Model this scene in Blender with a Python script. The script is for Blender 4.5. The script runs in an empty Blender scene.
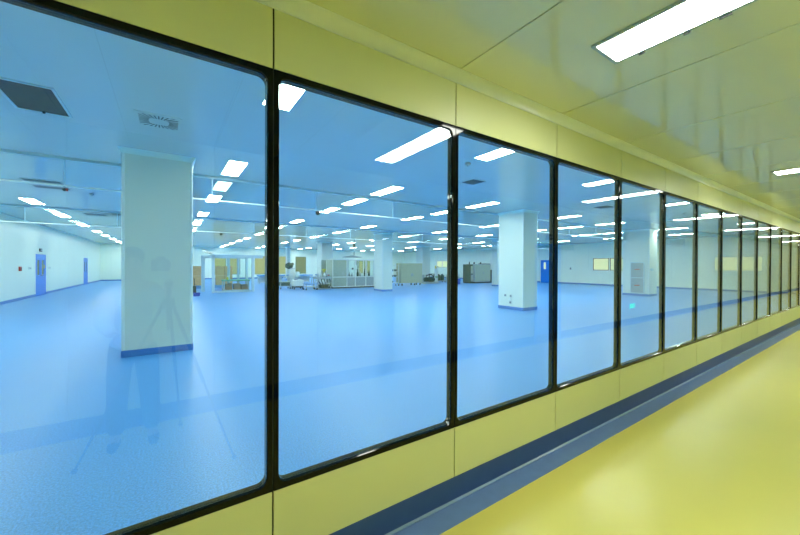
import bpy, bmesh, math, random
from mathutils import Vector, Matrix
random.seed(7)
S = bpy.context.scene
COL = S.collection
PI = math.pi

# ------------------------------------------------------------------ sizes (metres)
EYE = 1.61
D = 1.733            # corridor face of the glazed wall
WT = 0.05            # its thickness
SP = 1.2             # module of the wall panels
X0 = 0.424           # first joint right of the camera
KMIN, KMAX = -5, 24  # glazed modules
RL, RR = -5.5, 30.5  # clean room side walls
RB = 44.0            # clean room far wall
HR = 3.63            # clean room ceiling
HC = 2.927           # corridor ceiling
CB = -0.85           # opposite corridor wall
CX0, CX1 = -8.0, 46.0
WZ0, WZ1 = 0.50, 2.566

# ------------------------------------------------------------------ materials
def nodes(name):
    m = bpy.data.materials.new(name); m.use_nodes = True
    nt = m.node_tree; nt.nodes.clear()
    return m, nt, nt.nodes, nt.links
def N(nt, t, **kw):
    n = nt.nodes.new(t)
    for k, v in kw.items(): setattr(n, k, v)
    return n
def mat(name, col, rough=0.5, metal=0.0, spec=0.5, var=0.04, scale=6.0, bump=0.0, bscale=200.0, coat=0.0, seam=None, seamcol=None, speck=None, rvar=0.0):
    m, nt, ns, ln = nodes(name)
    out = N(nt, 'ShaderNodeOutputMaterial'); b = N(nt, 'ShaderNodeBsdfPrincipled')
    ln.new(b.outputs[0], out.inputs[0])
    geo = N(nt, 'ShaderNodeNewGeometry')
    no = N(nt, 'ShaderNodeTexNoise'); no.inputs['Scale'].default_value = scale; no.inputs['Detail'].default_value = 3
    ln.new(geo.outputs['Position'], no.inputs['Vector'])
    mr = N(nt, 'ShaderNodeMapRange'); mr.inputs[1].default_value = 0.3; mr.inputs[2].default_value = 0.7
    mr.inputs[3].default_value = 1 - var; mr.inputs[4].default_value = 1 + var
    ln.new(no.outputs[0], mr.inputs[0])
    mx = N(nt, 'ShaderNodeMix', data_type='RGBA', blend_type='MULTIPLY'); mx.inputs[0].default_value = 1
    mx.inputs[6].default_value = (*col, 1)
    ln.new(mr.outputs[0], mx.inputs[7])
    c = mx.outputs[2]
    if speck:
        n2 = N(nt, 'ShaderNodeTexNoise'); n2.inputs['Scale'].default_value = speck[0]; n2.inputs['Detail'].default_value = 2
        ln.new(geo.outputs['Position'], n2.inputs['Vector'])
        r2 = N(nt, 'ShaderNodeMapRange'); r2.inputs[1].default_value = 0.35; r2.inputs[2].default_value = 0.65
        r2.inputs[3].default_value = 1 - speck[1]; r2.inputs[4].default_value = 1 + speck[1]
        ln.new(n2.outputs[0], r2.inputs[0])
        m2 = N(nt, 'ShaderNodeMix', data_type='RGBA', blend_type='MULTIPLY'); m2.inputs[0].default_value = 1
        ln.new(c, m2.inputs[6]); ln.new(r2.outputs[0], m2.inputs[7]); c = m2.outputs[2]
    if seam:                      # thin joints: list of (axis, pitch, offset, width)
        sx = N(nt, 'ShaderNodeSeparateXYZ'); ln.new(geo.outputs['Position'], sx.inputs[0])
        for ax, pitch, off, w in seam:
            a = N(nt, 'ShaderNodeMath', operation='SUBTRACT'); a.inputs[1].default_value = off
            ln.new(sx.outputs[ax], a.inputs[0])
            p = N(nt, 'ShaderNodeMath', operation='PINGPONG'); p.inputs[1].default_value = pitch / 2
            ln.new(a.outputs[0], p.inputs[0])
            l = N(nt, 'ShaderNodeMath', operation='LESS_THAN'); l.inputs[1].default_value = w / 2
            ln.new(p.outputs[0], l.inputs[0])
            m3 = N(nt, 'ShaderNodeMix', data_type='RGBA'); ln.new(l.outputs[0], m3.inputs[0])
            ln.new(c, m3.inputs[6]); m3.inputs[7].default_value = (*seamcol, 1); c = m3.outputs[2]
    ln.new(c, b.inputs['Base Color'])
    b.inputs['Roughness'].default_value = rough; b.inputs['Metallic'].default_value = metal
    b.inputs['Specular IOR Level'].default_value = spec
    b.inputs['Coat Weight'].default_value = coat; b.inputs['Coat Roughness'].default_value = 0.08
    if rvar:
        r3 = N(nt, 'ShaderNodeMapRange'); r3.inputs[3].default_value = rough - rvar; r3.inputs[4].default_value = rough + rvar
        ln.new(no.outputs[0], r3.inputs[0]); ln.new(r3.outputs[0], b.inputs['Roughness'])
    if bump:
        n4 = N(nt, 'ShaderNodeTexNoise'); n4.inputs['Scale'].default_value = bscale
        ln.new(geo.outputs['Position'], n4.inputs['Vector'])
        bp = N(nt, 'ShaderNodeBump'); bp.inputs['Strength'].default_value = bump; bp.inputs['Distance'].default_value = 0.004
        ln.new(n4.outputs[0], bp.inputs['Height']); ln.new(bp.outputs[0], b.inputs['Normal'])
    return m
def emit(name, col, strength):
    m, nt, ns, ln = nodes(name)
    out = N(nt, 'ShaderNodeOutputMaterial'); e = N(nt, 'ShaderNodeEmission')
    geo = N(nt, 'ShaderNodeNewGeometry')
    no = N(nt, 'ShaderNodeTexNoise'); no.inputs['Scale'].default_value = 3
    ln.new(geo.outputs['Position'], no.inputs['Vector'])
    mr = N(nt, 'ShaderNodeMapRange'); mr.inputs[3].default_value = strength * 0.97; mr.inputs[4].default_value = strength * 1.03
    ln.new(no.outputs[0], mr.inputs[0]); ln.new(mr.outputs[0], e.inputs[1])
    e.inputs[0].default_value = (*col, 1); ln.new(e.outputs[0], out.inputs[0])
    return m
def glass(name, tint, f0=0.04, rough=0.0):
    m, nt, ns, ln = nodes(name)
    out = N(nt, 'ShaderNodeOutputMaterial')
    t = N(nt, 'ShaderNodeBsdfTransparent'); t.inputs[0].default_value = (*tint, 1)
    g = N(nt, 'ShaderNodeBsdfGlossy'); g.inputs['Roughness'].default_value = rough
    lw = N(nt, 'ShaderNodeLayerWeight'); lw.inputs[0].default_value = 0.5
    p = N(nt, 'ShaderNodeMath', operation='POWER'); p.inputs[1].default_value = 5
    ln.new(lw.outputs['Facing'], p.inputs[0])
    mr = N(nt, 'ShaderNodeMapRange'); mr.inputs[3].default_value = f0; mr.inputs[4].default_value = 1
    ln.new(p.outputs[0], mr.inputs[0])
    mx = N(nt, 'ShaderNodeMixShader'); ln.new(mr.outputs[0], mx.inputs[0])
    ln.new(t.outputs[0], mx.inputs[1]); ln.new(g.outputs[0], mx.inputs[2]); ln.new(mx.outputs[0], out.inputs[0])
    return m

M = {}
M['cwall'] = mat('corridor_wall_panel', (0.67, 0.685, 0.36), 0.38, var=0.02, scale=1.2)
M['cceil'] = mat('corridor_ceiling_panel', (0.77, 0.78, 0.55), 0.10, spec=0.6, var=0.02, scale=1.0)
M['ccove'] = mat('corridor_cove', (0.90, 0.93, 0.84), 0.20, spec=0.8, var=0.02)
M['joint'] = mat('panel_joint', (0.03, 0.03, 0.012), 0.8)
M['cfloor'] = mat('corridor_epoxy', (0.70, 0.625, 0.145), 0.25, spec=0.4, var=0.015, scale=1.5)
M['border'] = mat('floor_border_vinyl', (0.135, 0.235, 0.50), 0.30, spec=0.5, var=0.04, scale=12)
M['bead_sheen'] = mat('cove_bead_sheen', (0.26, 0.38, 0.58), 0.25, spec=0.7)  # pale tone paints in the highlight line along the cove
M['skirt'] = mat('skirting_vinyl', (0.040, 0.088, 0.27), 0.40, spec=0.3, var=0.04, scale=12)
M['frame'] = mat('window_black', (0.0015, 0.0025, 0.002), 0.06, spec=0.22, var=0.1)
M['seal'] = mat('joint_sealant', (0.015, 0.022, 0.018), 0.5)
M['glass'] = glass('window_glass', (0.935, 0.99, 0.975), 0.062)
M['bglass'] = glass('barrier_glass', (0.93, 0.985, 0.985), 0.03)
M['rfloor'] = mat('clean_room_vinyl', (0.09, 0.33, 0.73), 0.36, spec=0.35, var=0.012, scale=0.5, speck=(70, 0.2))
M['rceil'] = mat('clean_room_ceiling', (0.68, 0.73, 0.68), 0.13, spec=0.5, var=0.02, scale=0.8, seam=[(0, 1.2, 0.67, 0.004)], seamcol=(0.56, 0.60, 0.53))
M['rwall'] = mat('clean_room_wall_panel_side', (0.90, 0.96, 0.82), 0.3, var=0.02, scale=0.8, seam=[(1, 1.2, 0.1, 0.008)], seamcol=(0.45, 0.6, 0.6))
M['rwallx'] = mat('clean_room_wall_panel_end', (0.90, 0.96, 0.82), 0.3, var=0.02, scale=0.8, seam=[(0, 1.2, 0.1, 0.008)], seamcol=(0.45, 0.6, 0.6))
M['colm'] = mat('column_panel', (0.76, 0.82, 0.72), 0.3, var=0.015, scale=1.0)
M['trim'] = mat('white_profile', (0.80, 0.93, 0.88), 0.3, var=0.01)
M['corner'] = mat('polished_corner', (0.85, 0.92, 0.88), 0.14, spec=0.8, var=0.01)
M['bskirt'] = mat('blue_skirting', (0.08, 0.24, 0.60), 0.35, var=0.03)
M['bdoor'] = mat('blue_door_paint', (0.01, 0.22, 0.80), 0.35, var=0.03)
M['steel'] = mat('brushed_steel', (0.55, 0.58, 0.56), 0.35, metal=0.85, var=0.06, scale=20)
M['alu'] = mat('aluminium_profile', (0.62, 0.72, 0.72), 0.35, metal=0.4, var=0.03)
M['beige'] = mat('beige_panel', (0.46, 0.48, 0.32), 0.45, var=0.04)
M['sage'] = mat('sage_panel', (0.40, 0.47, 0.37), 0.45, var=0.04)
M['dark'] = mat('dark_rubber', (0.02, 0.025, 0.025), 0.6, var=0.1)
M['dgreen'] = mat('dark_green_metal', (0.03, 0.08, 0.06), 0.45, var=0.1)
M['white'] = mat('white_enamel', (0.80, 0.86, 0.80), 0.35, var=0.02)
M['green'] = mat('green_mat', (0.22, 0.48, 0.30), 0.6, var=0.06)
M['yellow'] = mat('yellow_plastic', (0.75, 0.65, 0.06), 0.45, var=0.04)
M['red'] = mat('red_plastic', (0.62, 0.04, 0.03), 0.4, var=0.04)
M['card'] = mat('cardboard', (0.72, 0.46, 0.22), 0.8, var=0.08, scale=8)
M['tape'] = mat('packing_tape', (0.62, 0.50, 0.28), 0.4)
M['brown'] = mat('brown_carton', (0.42, 0.27, 0.17), 0.8, var=0.08)
M['blue'] = mat('blue_plastic', (0.02, 0.07, 0.45), 0.4, var=0.04)
M['lblue'] = mat('light_blue_top', (0.18, 0.42, 0.72), 0.4, var=0.03)
M['lframe'] = mat('lamp_frame', (0.42, 0.50, 0.52), 0.35, metal=0.3, var=0.02)
M['vent'] = mat('vent_dark', (0.035, 0.055, 0.06), 0.6, var=0.15, scale=30)
M['ventframe'] = mat('vent_frame', (0.55, 0.70, 0.74), 0.4, var=0.02)
M['black'] = mat('black_metal', (0.012, 0.012, 0.013), 0.4, var=0.1)
M['cyan'] = mat('cyan_sign', (0.10, 0.50, 0.70), 0.4)
M['grey'] = mat('grey_panel', (0.36, 0.42, 0.42), 0.45, var=0.03)
M['lampr'] = emit('clean_room_lamp', (0.88, 1.0, 0.95), 40)
M['lampd'] = emit('clean_room_lamp_dim', (0.60, 0.93, 1.0), 1.35)
M['lampc'] = emit('corridor_lamp', (0.97, 1.0, 0.90), 40)
M['exit'] = emit('exit_green', (0.02, 0.9, 0.35), 3.0)
M['litwin'] = emit('lit_corridor_window', (0.70, 0.80, 0.42), 0.62)
M['litwind'] = emit('lit_corridor_window_dull', (0.42, 0.56, 0.36), 0.5)
M['litwinb'] = emit('lit_corridor_window_bright', (0.86, 1.0, 0.66), 0.95)

# ------------------------------------------------------------------ mesh helpers
class MB:
    def __init__(s): s.b = bmesh.new()
    def bx(s, x0, x1, y0, y1, z0, z1):
        v = [s.b.verts.new((x, y, z)) for x in (x0, x1) for y in (y0, y1) for z in (z0, z1)]
        for f in ((0,1,3,2),(4,6,7,5),(0,4,5,1),(2,3,7,6),(0,2,6,4),(1,5,7,3)):
            s.b.faces.new([v[i] for i in f])
        return s
    def box(s, cx, cy, cz, sx, sy, sz):
        return s.bx(cx-sx/2, cx+sx/2, cy-sy/2, cy+sy/2, cz-sz/2, cz+sz/2)
    def cyl(s, a, b, r, n=14, r2=None):
        a, b = Vector(a), Vector(b); d = (b-a); r2 = r if r2 is None else r2
        q = d.to_track_quat('Z', 'Y').to_matrix()
        A = [s.b.verts.new(a + q @ Vector((r*math.cos(2*PI*i/n), r*math.sin(2*PI*i/n), 0))) for i in range(n)]
        B = [s.b.verts.new(b + q @ Vector((r2*math.cos(2*PI*i/n), r2*math.sin(2*PI*i/n), 0))) for i in range(n)]
        for i in range(n):
            f = s.b.faces.new((A[i], A[(i+1)%n], B[(i+1)%n], B[i])); f.smooth = True
        s.b.faces.new(A[::-1]); s.b.faces.new(B)
        return s
    def lathe(s, c, prof, n=20):
        c = Vector(c); rings = []
        for r, z in prof:
            rings.append([s.b.verts.new(c + Vector((max(r,1e-4)*math.cos(2*PI*i/n), max(r,1e-4)*math.sin(2*PI*i/n), z))) for i in range(n)])
        for A, B in zip(rings, rings[1:]):
            for i in range(n):
                f = s.b.faces.new((A[i], A[(i+1)%n], B[(i+1)%n], B[i])); f.smooth = True
        s.b.faces.new(rings[0][::-1]); s.b.faces.new(rings[-1])
        return s
    def ball(s, c, r, sx=1, sy=1, sz=1):
        m = Matrix.Translation(c) @ Matrix.Diagonal((sx, sy, sz, 1))
        g = bmesh.ops.create_uvsphere(s.b, u_segments=16, v_segments=10, radius=r, matrix=m)
        for v in g['verts']:
            for f in v.link_faces: f.smooth = True
        return s
    def tube(s, pts, r, n=8):
        pts = [Vector(p) for p in pts]; prev = None
        for i, p in enumerate(pts):
            t = (pts[min(i+1, len(pts)-1)] - pts[max(i-1, 0)]).normalized()
            q = t.to_track_quat('Z', 'Y').to_matrix()
            R = [s.b.verts.new(p + q @ Vector((r*math.cos(2*PI*k/n), r*math.sin(2*PI*k/n), 0))) for k in range(n)]
            if prev:
                for k in range(n):
                    f = s.b.faces.new((prev[k], prev[(k+1)%n], R[(k+1)%n], R[k])); f.smooth = True
            else: s.b.faces.new(R[::-1])
            prev = R
        s.b.faces.new(prev)
        return s
    def extrude_x(s, prof, x0, x1, closed=True, smooth=False):
        A = [s.b.verts.new((x0, y, z)) for y, z in prof]; B = [s.b.verts.new((x1, y, z)) for y, z in prof]
        n = len(prof)
        for i in range(n):
            f = s.b.faces.new((A[i], A[(i+1)%n], B[(i+1)%n], B[i])); f.smooth = smooth
        s.b.faces.new(A[::-1]); s.b.faces.new(B)
        return s
    def loft(s, loops, close=False, cap=False):
        V = [[s.b.verts.new(p) for p in L] for L in loops]; n = len(V[0])
        prs = list(zip(V, V[1:])) + ([(V[-1], V[0])] if close else [])
        for A, B in prs:
            for i in range(n): s.b.faces.new((A[i], A[(i+1)%n], B[(i+1)%n], B[i]))
        if cap: s.b.faces.new(V[0][::-1]); s.b.faces.new(V[-1])
        return s
    def build(s, name, m, parent=None, bev=0.0, seg=2, loc=None):
        bmesh.ops.recalc_face_normals(s.b, faces=s.b.faces[:])
        me = bpy.data.meshes.new(name); s.b.to_mesh(me); s.b.free()
        me.materials.append(M[m] if isinstance(m, str) else m)
        o = bpy.data.objects.new(name, me); COL.objects.link(o)
        if parent: o.parent = parent
        if loc: o.location = loc
        if bev:
            md = o.modifiers.new('edge', 'BEVEL'); md.width = bev; md.segments = seg; md.limit_method = 'ANGLE'
        return o
def box(*a): return MB().bx(*a)
def tag(o, label=None, cat=None, group=None, kind=None):
    for k, v in (('label', label), ('category', cat), ('group', group), ('kind', kind)):
        if v: o[k] = v
    return o
def T(name, label, cat, loc, group=None, rz=0.0, kind=None):
    o = bpy.data.objects.new(name, None); COL.objects.link(o); o.empty_display_size = 0.1
    o.location = loc; o.rotation_euler = (0, 0, rz)
    return tag(o, label, cat, group, kind)
def dup(o, loc, label=None, parent=None):
    c = o.copy(); COL.objects.link(c)
    if parent: c.parent = parent
    else: c.location = loc
    if label: c['label'] = label
    for ch in list(o.children): dup(ch, None, None, c)
    return c
ORD = ['zeroth','first','second','third','fourth','fifth','sixth','seventh','eighth','ninth','tenth','eleventh','twelfth','thirteenth','fourteenth','fifteenth','sixteenth','seventeenth','eighteenth','nineteenth','twentieth','twenty-first','twenty-second','twenty-third','twenty-fourth','twenty-fifth','twenty-sixth','twenty-seventh','twenty-eighth','twenty-ninth','thirtieth']

# ------------------------------------------------------------------ corridor shell
def st(name, mb, m, bev=0.0, label=None, cat=None): return tag(mb.build(name, m, bev=bev), label, cat, kind='structure')
o = st('floor_corridor', box(CX0, CX1, CB-0.02, 1.70, -0.12, 0.0), 'cfloor')
# coved vinyl skirting with its floor strip, glazed side
def arc(cy, cz, r, a0, a1, n=8): return [(cy + r*math.cos(a0+(a1-a0)*i/n), cz + r*math.sin(a0+(a1-a0)*i/n)) for i in range(n+1)]
prof = [(1.56, 0.0), (1.56, 0.003), (D-0.02, 0.003), (D-0.02, 0.0)]
fb = st('baseboard_window_side', box(CX0, CX1, D-0.004, D, 0.012, 0.163), 'skirt')
tag(MB().extrude_x(prof, CX0, CX1).build('floor_border', 'border', fb), kind='structure')
prof = [(D-0.016, 0.0), (D-0.016, 0.003)] + arc(D-0.0045-0.010, 0.003+0.010, 0.010, -PI/2, 0, 5) + [(D, 0.013), (D, 0.0)]
tag(MB().extrude_x(prof, CX0, CX1, smooth=True).build('cove_bead', 'bead_sheen', fb), kind='structure')
prof = [(CB+0.07, 0.0), (CB+0.07, 0.002)] + [(y, z) for y, z in arc(CB+0.004+0.05, 0.002+0.05, 0.05, -PI/2, -PI)] + [(CB+0.004, 0.16), (CB, 0.16), (CB, 0.0)]
st('baseboard_corridor_back', MB().extrude_x(prof, CX0, CX1), 'skirt')
# ceiling: separate panels with fine joints, boarded over
mb = MB(); k = -7
while X0 + k*SP < CX1:
    a = max(CX0, X0 - 0.004 + k*SP + 0.0045); b = min(CX1, X0 - 0.004 + (k+1)*SP - 0.0045)
    mb.bx(a, b, CB-0.02, D+0.05, HC, HC+0.03); k += 1
o = st('ceiling_corridor', mb, 'cceil')
tag(box(CX0, CX1, CB-0.02, D+0.05, HC+0.03, HC+0.06).build('backing', 'joint', o), kind='structure')
prof = [(D-0.004, HC-0.072)] + [(D-0.05+0.046*math.cos(t*PI/20), HC-0.072+0.068*math.sin(t*PI/20)) for t in range(11)] + [(D-0.05, HC), (D, HC), (D, HC-0.072)]
st('trim_1', MB().extrude_x(prof, CX0, CX1, smooth=True), 'ccove')
# glazed wall: panels above and below each window module
mb = MB()
for k in range(KMIN, KMAX+1):
    a, b = X0 + k*SP + 0.0045, X0 + (k+1)*SP - 0.0045
    mb.bx(a, b, D, D+WT, 0.0, WZ0); mb.bx(a, b, D, D+WT, WZ1, HC+0.06)
for k in list(range(-8, KMIN)) + list(range(KMAX+1, 38)):
    a, b = max(CX0, X0 + k*SP + 0.0045), min(CX1, X0 + (k+1)*SP - 0.0045)
    mb.bx(a, b, D, D+WT, 0.0, HC+0.06)
wl = st('wall_window_side', mb, 'cwall')
mb = MB()
for k in range(-7, 38):
    x = X0 + k*SP
    for z0, z1 in ((0.0, WZ0), (WZ1, HC+0.06)): mb.bx(x-0.0044, x+0.0044, D+0.012, D+WT-0.012, z0, z1)
tag(mb.build('joint_filler', 'joint', wl), kind='structure')
st('wall_clean_room_front', box(RL, RR, D+WT, D+WT+0.03, HC-0.3, HR), 'rwallx')
# opposite corridor wall, with its own joints
mb = MB()
for k in range(-7, 38):
    a, b = max(CX0, X0 + k*SP + 0.0045), min(CX1, X0 + (k+1)*SP - 0.0045)
    if 4.9 < X0 + k*SP < 7.3:          # door bay: panels around the opening
        if a < 6.3: mb.bx(a, 6.30, CB-0.06, CB, 0.0, HC+0.03)
        if b > 7.25: mb.bx(max(a, 7.25), b, CB-0.06, CB, 0.0, HC+0.03)
        a2, b2 = max(a, 6.30), min(b, 7.25)
        if b2 > a2: mb.bx(a2, b2, CB-0.06, CB, 2.09, HC+0.03)
    else: mb.bx(a, b, CB-0.06, CB, 0.0, HC+0.03)
wb = st('wall_corridor_back', mb, 'cwall')
st('wall_corridor_left', box(CX0-0.08, CX0, CB-0.06, D+WT, -0.12, HC+0.06), 'cwall')
st('wall_corridor_right', box(CX1, CX1+0.08, CB-0.06, D+WT, -0.12, HC+0.06), 'cwall')

# ------------------------------------------------------------------ windows of the glazed wall
def rrect(x0, x1, z0, z1, r, y, n=7):
    pts = []
    for cx, cz, a in ((x1-r, z1-r, 0), (x0+r, z1-r, PI/2), (x0+r, z0+r, PI), (x1-r, z0+r, 3*PI/2)):
        for i in range(n+1):
            t = a + PI/2*i/n; pts.append((cx + r*math.cos(t), y, cz + r*math.sin(t)))
    return pts
WW = SP - 0.006
root = T('window_1', None, None, (0, 0, 0), kind='structure')
hw, zl, zh = WW/2, 0.0, WZ1-WZ0-0.004
y0 = 0.0
loops = [rrect(-hw, hw, zl, zh, 0.002, y0), rrect(-hw+0.022, hw-0.022, zl+0.028, zh-0.028, 0.045, y0),
         rrect(-hw+0.0255, hw-0.0255, zl+0.033, zh-0.033, 0.042, y0+0.005), rrect(-hw+0.026, hw-0.026, zl+0.034, zh-0.034, 0.041, y0+0.03),
         rrect(-hw+0.026, hw-0.026, zl+0.034, zh-0.034, 0.041, WT), rrect(-hw, hw, zl, zh, 0.002, WT)]
MB().loft(loops, close=True).build('window_frame', 'frame', root)
MB().loft([rrect(-hw+0.0265, hw-0.0265, zl+0.0345, zh-0.0345, 0.0405, y) for y in (0.010, 0.018)], cap=True).build('glass', 'glass', root)
MB().bx(hw+0.0002, hw+0.0058, 0.004, WT-0.004, zl, zh).build('edge_seal', 'seal', root)
wins = []
for i, k in enumerate(range(KMIN, KMAX+1)):
    w = root if i == 0 else dup(root, (0, 0, 0))
    w.name = 'window_%d' % (i+1); w.location = (X0 + (k+0.5)*SP, D, WZ0+0.002)
    n = k + 2
    tag(w, 'black-framed glass pane of the corridor wall, %s counted from the cropped widest pane' % ORD[n] if n >= 1 else
        'black-framed glass pane of the corridor wall, %s before the cropped widest pane' % ORD[1-n], 'window')

# ------------------------------------------------------------------ clean room shell
st('floor_clean_room', box(RL-0.02, RR+0.02, D+WT, RB+0.02, -0.12, 0.0), 'rfloor')
st('ceiling_clean_room', box(RL-0.02, RR+0.02, D+WT, RB+0.02, HR, HR+0.12), 'rceil')
def wall_holes(ax, p0, p1, lo, hi, holes, m, name):
    """wall slab across [lo,hi] x [0,HR] with rectangular openings (a, b, z0, z1)"""
    mb = MB(); cuts = sorted(holes); pos = lo
    def add(a, b, z0, z1):
        if b - a > 1e-4 and z1 - z0 > 1e-4:
            if ax == 'x': mb.bx(p0, p1, a, b, z0, z1)
            else: mb.bx(a, b, p0, p1, z0, z1)
    for a, b, z0, z1 in cuts:
        add(pos, a, 0, HR); add(a, b, 0, z0); add(a, b, z1, HR); pos = b
    add(pos, hi, 0, HR)
    return st(name, mb, m)
DL = [(24.4, 26.05, 0.0, 2.12), (36.1, 37.6, 0.0, 2.12)]
wall_holes('x', RL-0.1, RL, D+WT, RB, DL, 'rwall', 'wall_left')
WR = [(5.05, 6.12, 1.34, 2.28), (6.18, 7.35, 1.34, 2.28), (12.75, 13.93, 1.28, 2.30), (14.02, 15.30, 1.28, 2.30), (33.9, 35.0, 1.38, 2.26), (35.1, 36.2, 1.38, 2.26)]
DR = [(19.38, 20.34, 0.0, 2.20)]
wall_holes('x', RR, RR+0.1, D+WT, RB, sorted(WR + DR), 'rwall', 'wall_right')
WF = [(4.2, 5.5, 0.5, 2.7), (5.9, 7.0, 0.5, 2.7), (8.6, 10.05, 0.5, 2.7), (11.2, 12.4, 0.5, 2.72), (13.5, 14.9, 0.5, 2.72), (22.3, 23.25, 0.5, 2.3), (23.4, 24.4, 0.5, 2.3)]
wall_holes('y', RB, RB+0.1, RL, RR, WF, 'rwallx', 'wall_far')
def skirt_runs(lo, hi, gaps):
    pos = lo; out = []
    for a, b in sorted(gaps): out.append((pos, a)); pos = b
    return out + [(pos, hi)]
mb = MB()
for a, b in skirt_runs(D+WT+0.03, RB, [(x[0]-0.06, x[1]+0.06) for x in DL]): mb.bx(RL, RL+0.012, a, b, 0, 0.12)
st('baseboard_left', mb, 'bskirt')
mb = MB()
for a, b in skirt_runs(D+WT+0.03, RB, [(x[0]-0.06, x[1]+0.06) for x in DR]): mb.bx(RR-0.012, RR, a, b, 0, 0.12)
st('baseboard_right', mb, 'bskirt')
st('baseboard_far', box(RL+0.012, RR-0.012, RB-0.012, RB, 0, 0.12), 'bskirt')
prof = lambda x, s: None
# white cove where wall meets ceiling
mb = MB(); 
for i in range(6):
    a = PI/2*i/6; 
mb.bx(RL, RL+0.05, D+WT+0.03, RB, HR-0.05, HR); st('trim_2', mb, 'trim', bev=0.03)
st('trim_3', MB().bx(RR-0.05, RR, D+WT+0.03, RB, HR-0.05, HR), 'trim', bev=0.03)
st('trim_4', MB().bx(RL+0.05, RR-0.05, RB-0.05, RB, HR-0.05, HR), 'trim', bev=0.03)

wn = KMAX - KMIN + 1
def lit_window(ax, p, a, b, z0, z1, m, label, fr='frame', fw=0.035):
    global wn; wn += 1
    r = T('window_%d' % wn, label, 'window', (p, (a+b)/2, z0) if ax == 'x' else ((a+b)/2, p, z0), kind='structure')
    h = (b-a)/2; H = z1-z0
    fm = MB(); gm = MB()
    q = (lambda m_, u0, u1, v0, v1, w0, w1: m_.bx(v0, v1, u0, u1, w0, w1)) if ax == 'x' else (lambda m_, u0, u1, v0, v1, w0, w1: m_.bx(u0, u1, v0, v1, w0, w1))
    s0, s1 = (-0.012, 0.1) 
    q(fm, -h, -h+fw, s0, s1, 0, H); q(fm, h-fw, h, s0, s1, 0, H); q(fm, -h+fw, h-fw, s0, s1, 0, fw); q(fm, -h+fw, h-fw, s0, s1, H-fw, H)
    fm.build('window_frame', fr, r)
    q(gm, -h+fw, h-fw, 0.04, 0.05, fw, H-fw); gm.build('pane', m, r)
    return r
names = ['narrow pane', 'broad pane']
lit_window('x', RR, *WR[0], 'litwinb', 'pale lit window in the side wall, nearest to the corridor glass', fr='ventframe')
lit_window('x', RR, *WR[1], 'litwinb', 'pale lit window in the side wall, second from the corridor glass', fr='ventframe')
lit_window('x', RR, *WR[2], 'litwinb', 'bright dark-framed window, farther from the blue door, of the adjoining pair', fr='black')
lit_window('x', RR, *WR[3], 'litwinb', 'bright dark-framed window, nearer the blue door, of the adjoining pair', fr='black')
lit_window('x', RR, *WR[4], 'litwinb', 'small bright window above the machines, nearer half of the far pair', fr='ventframe')
lit_window('x', RR, *WR[5], 'litwinb', 'small bright window above the machines, farther half of the far pair', fr='ventframe')
fl = ['yellow-green far window behind the cardboard boxes, first of the row', 'yellow-green far window behind the tan carton stack beside the booth', 'yellow-green far window behind the booth post',
      'brighter yellow far window behind the dark mixer head', 'dull olive far window between the pillar and the mixer', 'yellow-green far window seen through the long white machine, first', 'yellow-green far window seen through the long white machine, second']
for w, m, l in zip(WF, ['litwin','litwin','litwin','litwin','litwind','litwin','litwin'], fl): lit_window('y', RB, *w, m, l, fr='sage')

# ------------------------------------------------------------------ doors
def door_x(name, p, sgn, a, b, H, label, leaves, sticker=False):
    """door in a side wall at x = p; sgn points into the room"""
    r = T(name, label, 'door', (p, (a+b)/2, 0), kind='structure'); h = (b-a)/2
    def X(m_, u0, u1, d0, d1, w0, w1):
        e0, e1 = sorted((sgn*d0, sgn*d1)); return m_.bx(e0, e1, u0, u1, w0, w1)
    f = MB(); X(f, -h-0.0, -h+0.05, -0.08, 0.015, 0, H); X(f, h-0.05, h, -0.08, 0.015, 0, H); X(f, -h+0.05, h-0.05, -0.08, 0.015, H-0.05, H)
    f.build('door_frame', 'bdoor', r, bev=0.004)
    n = leaves; wd = (2*h-0.1)/n
    for i in range(n):
        u0 = -h+0.05+i*wd+0.004; u1 = u0+wd-0.008; c = (u0+u1)/2; gw = min(0.17, wd*0.28) if n == 2 else 0.12; off = 0.05 if n == 1 else 0
        g0, g1, z0, z1 = c-gw+off, c+gw+off, H*0.5, H*0.86
        if n == 1: z0, z1 = H*0.6, H*0.9
        lf = MB(); X(lf, u0, g0, -0.05, 0, 0.01, H-0.055); X(lf, g1, u1, -0.05, 0, 0.01, H-0.055); X(lf, g0, g1, -0.05, 0, 0.01, z0); X(lf, g0, g1, -0.05, 0, z1, H-0.055)
        L = lf.build('door_leaf', 'bdoor', r)
        g = MB(); X(g, g0, g1, -0.035, -0.02, z0, z1); g.build('vision_pane', 'litwind' if n == 2 else 'litwinb', L)
        hd = MB(); uu = u1-0.08 if i == 0 else u0+0.08
        hd.cyl((sgn*0.0, uu, H*0.48), (sgn*0.045, uu, H*0.48), 0.012); hd.cyl((sgn*0.045, uu, H*0.48), (sgn*0.045, uu+(-0.12 if i == 0 else 0.12), H*0.48), 0.011)
        hd.build('handle', 'dark', L)
    if sticker:
        s_ = MB(); X(s_, h-0.28, h-0.12, 0.0, 0.004, H*0.66, H*0.74); s_.build('sticker', 'yellow', r)
    return r
door_x('door_1', RL, 1, *DL[0][:2], 2.12, 'blue double door with two narrow windows, nearer one in the side wall', 2, True)
door_x('door_2', RL, 1, *DL[1][:2], 2.12, 'blue double door with two narrow windows, farther one toward the room corner', 2)
door_x('door_3', RR, -1, *DR[0][:2], 2.20, 'single bright blue door with a small window beside the white pillar', 1)
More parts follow.
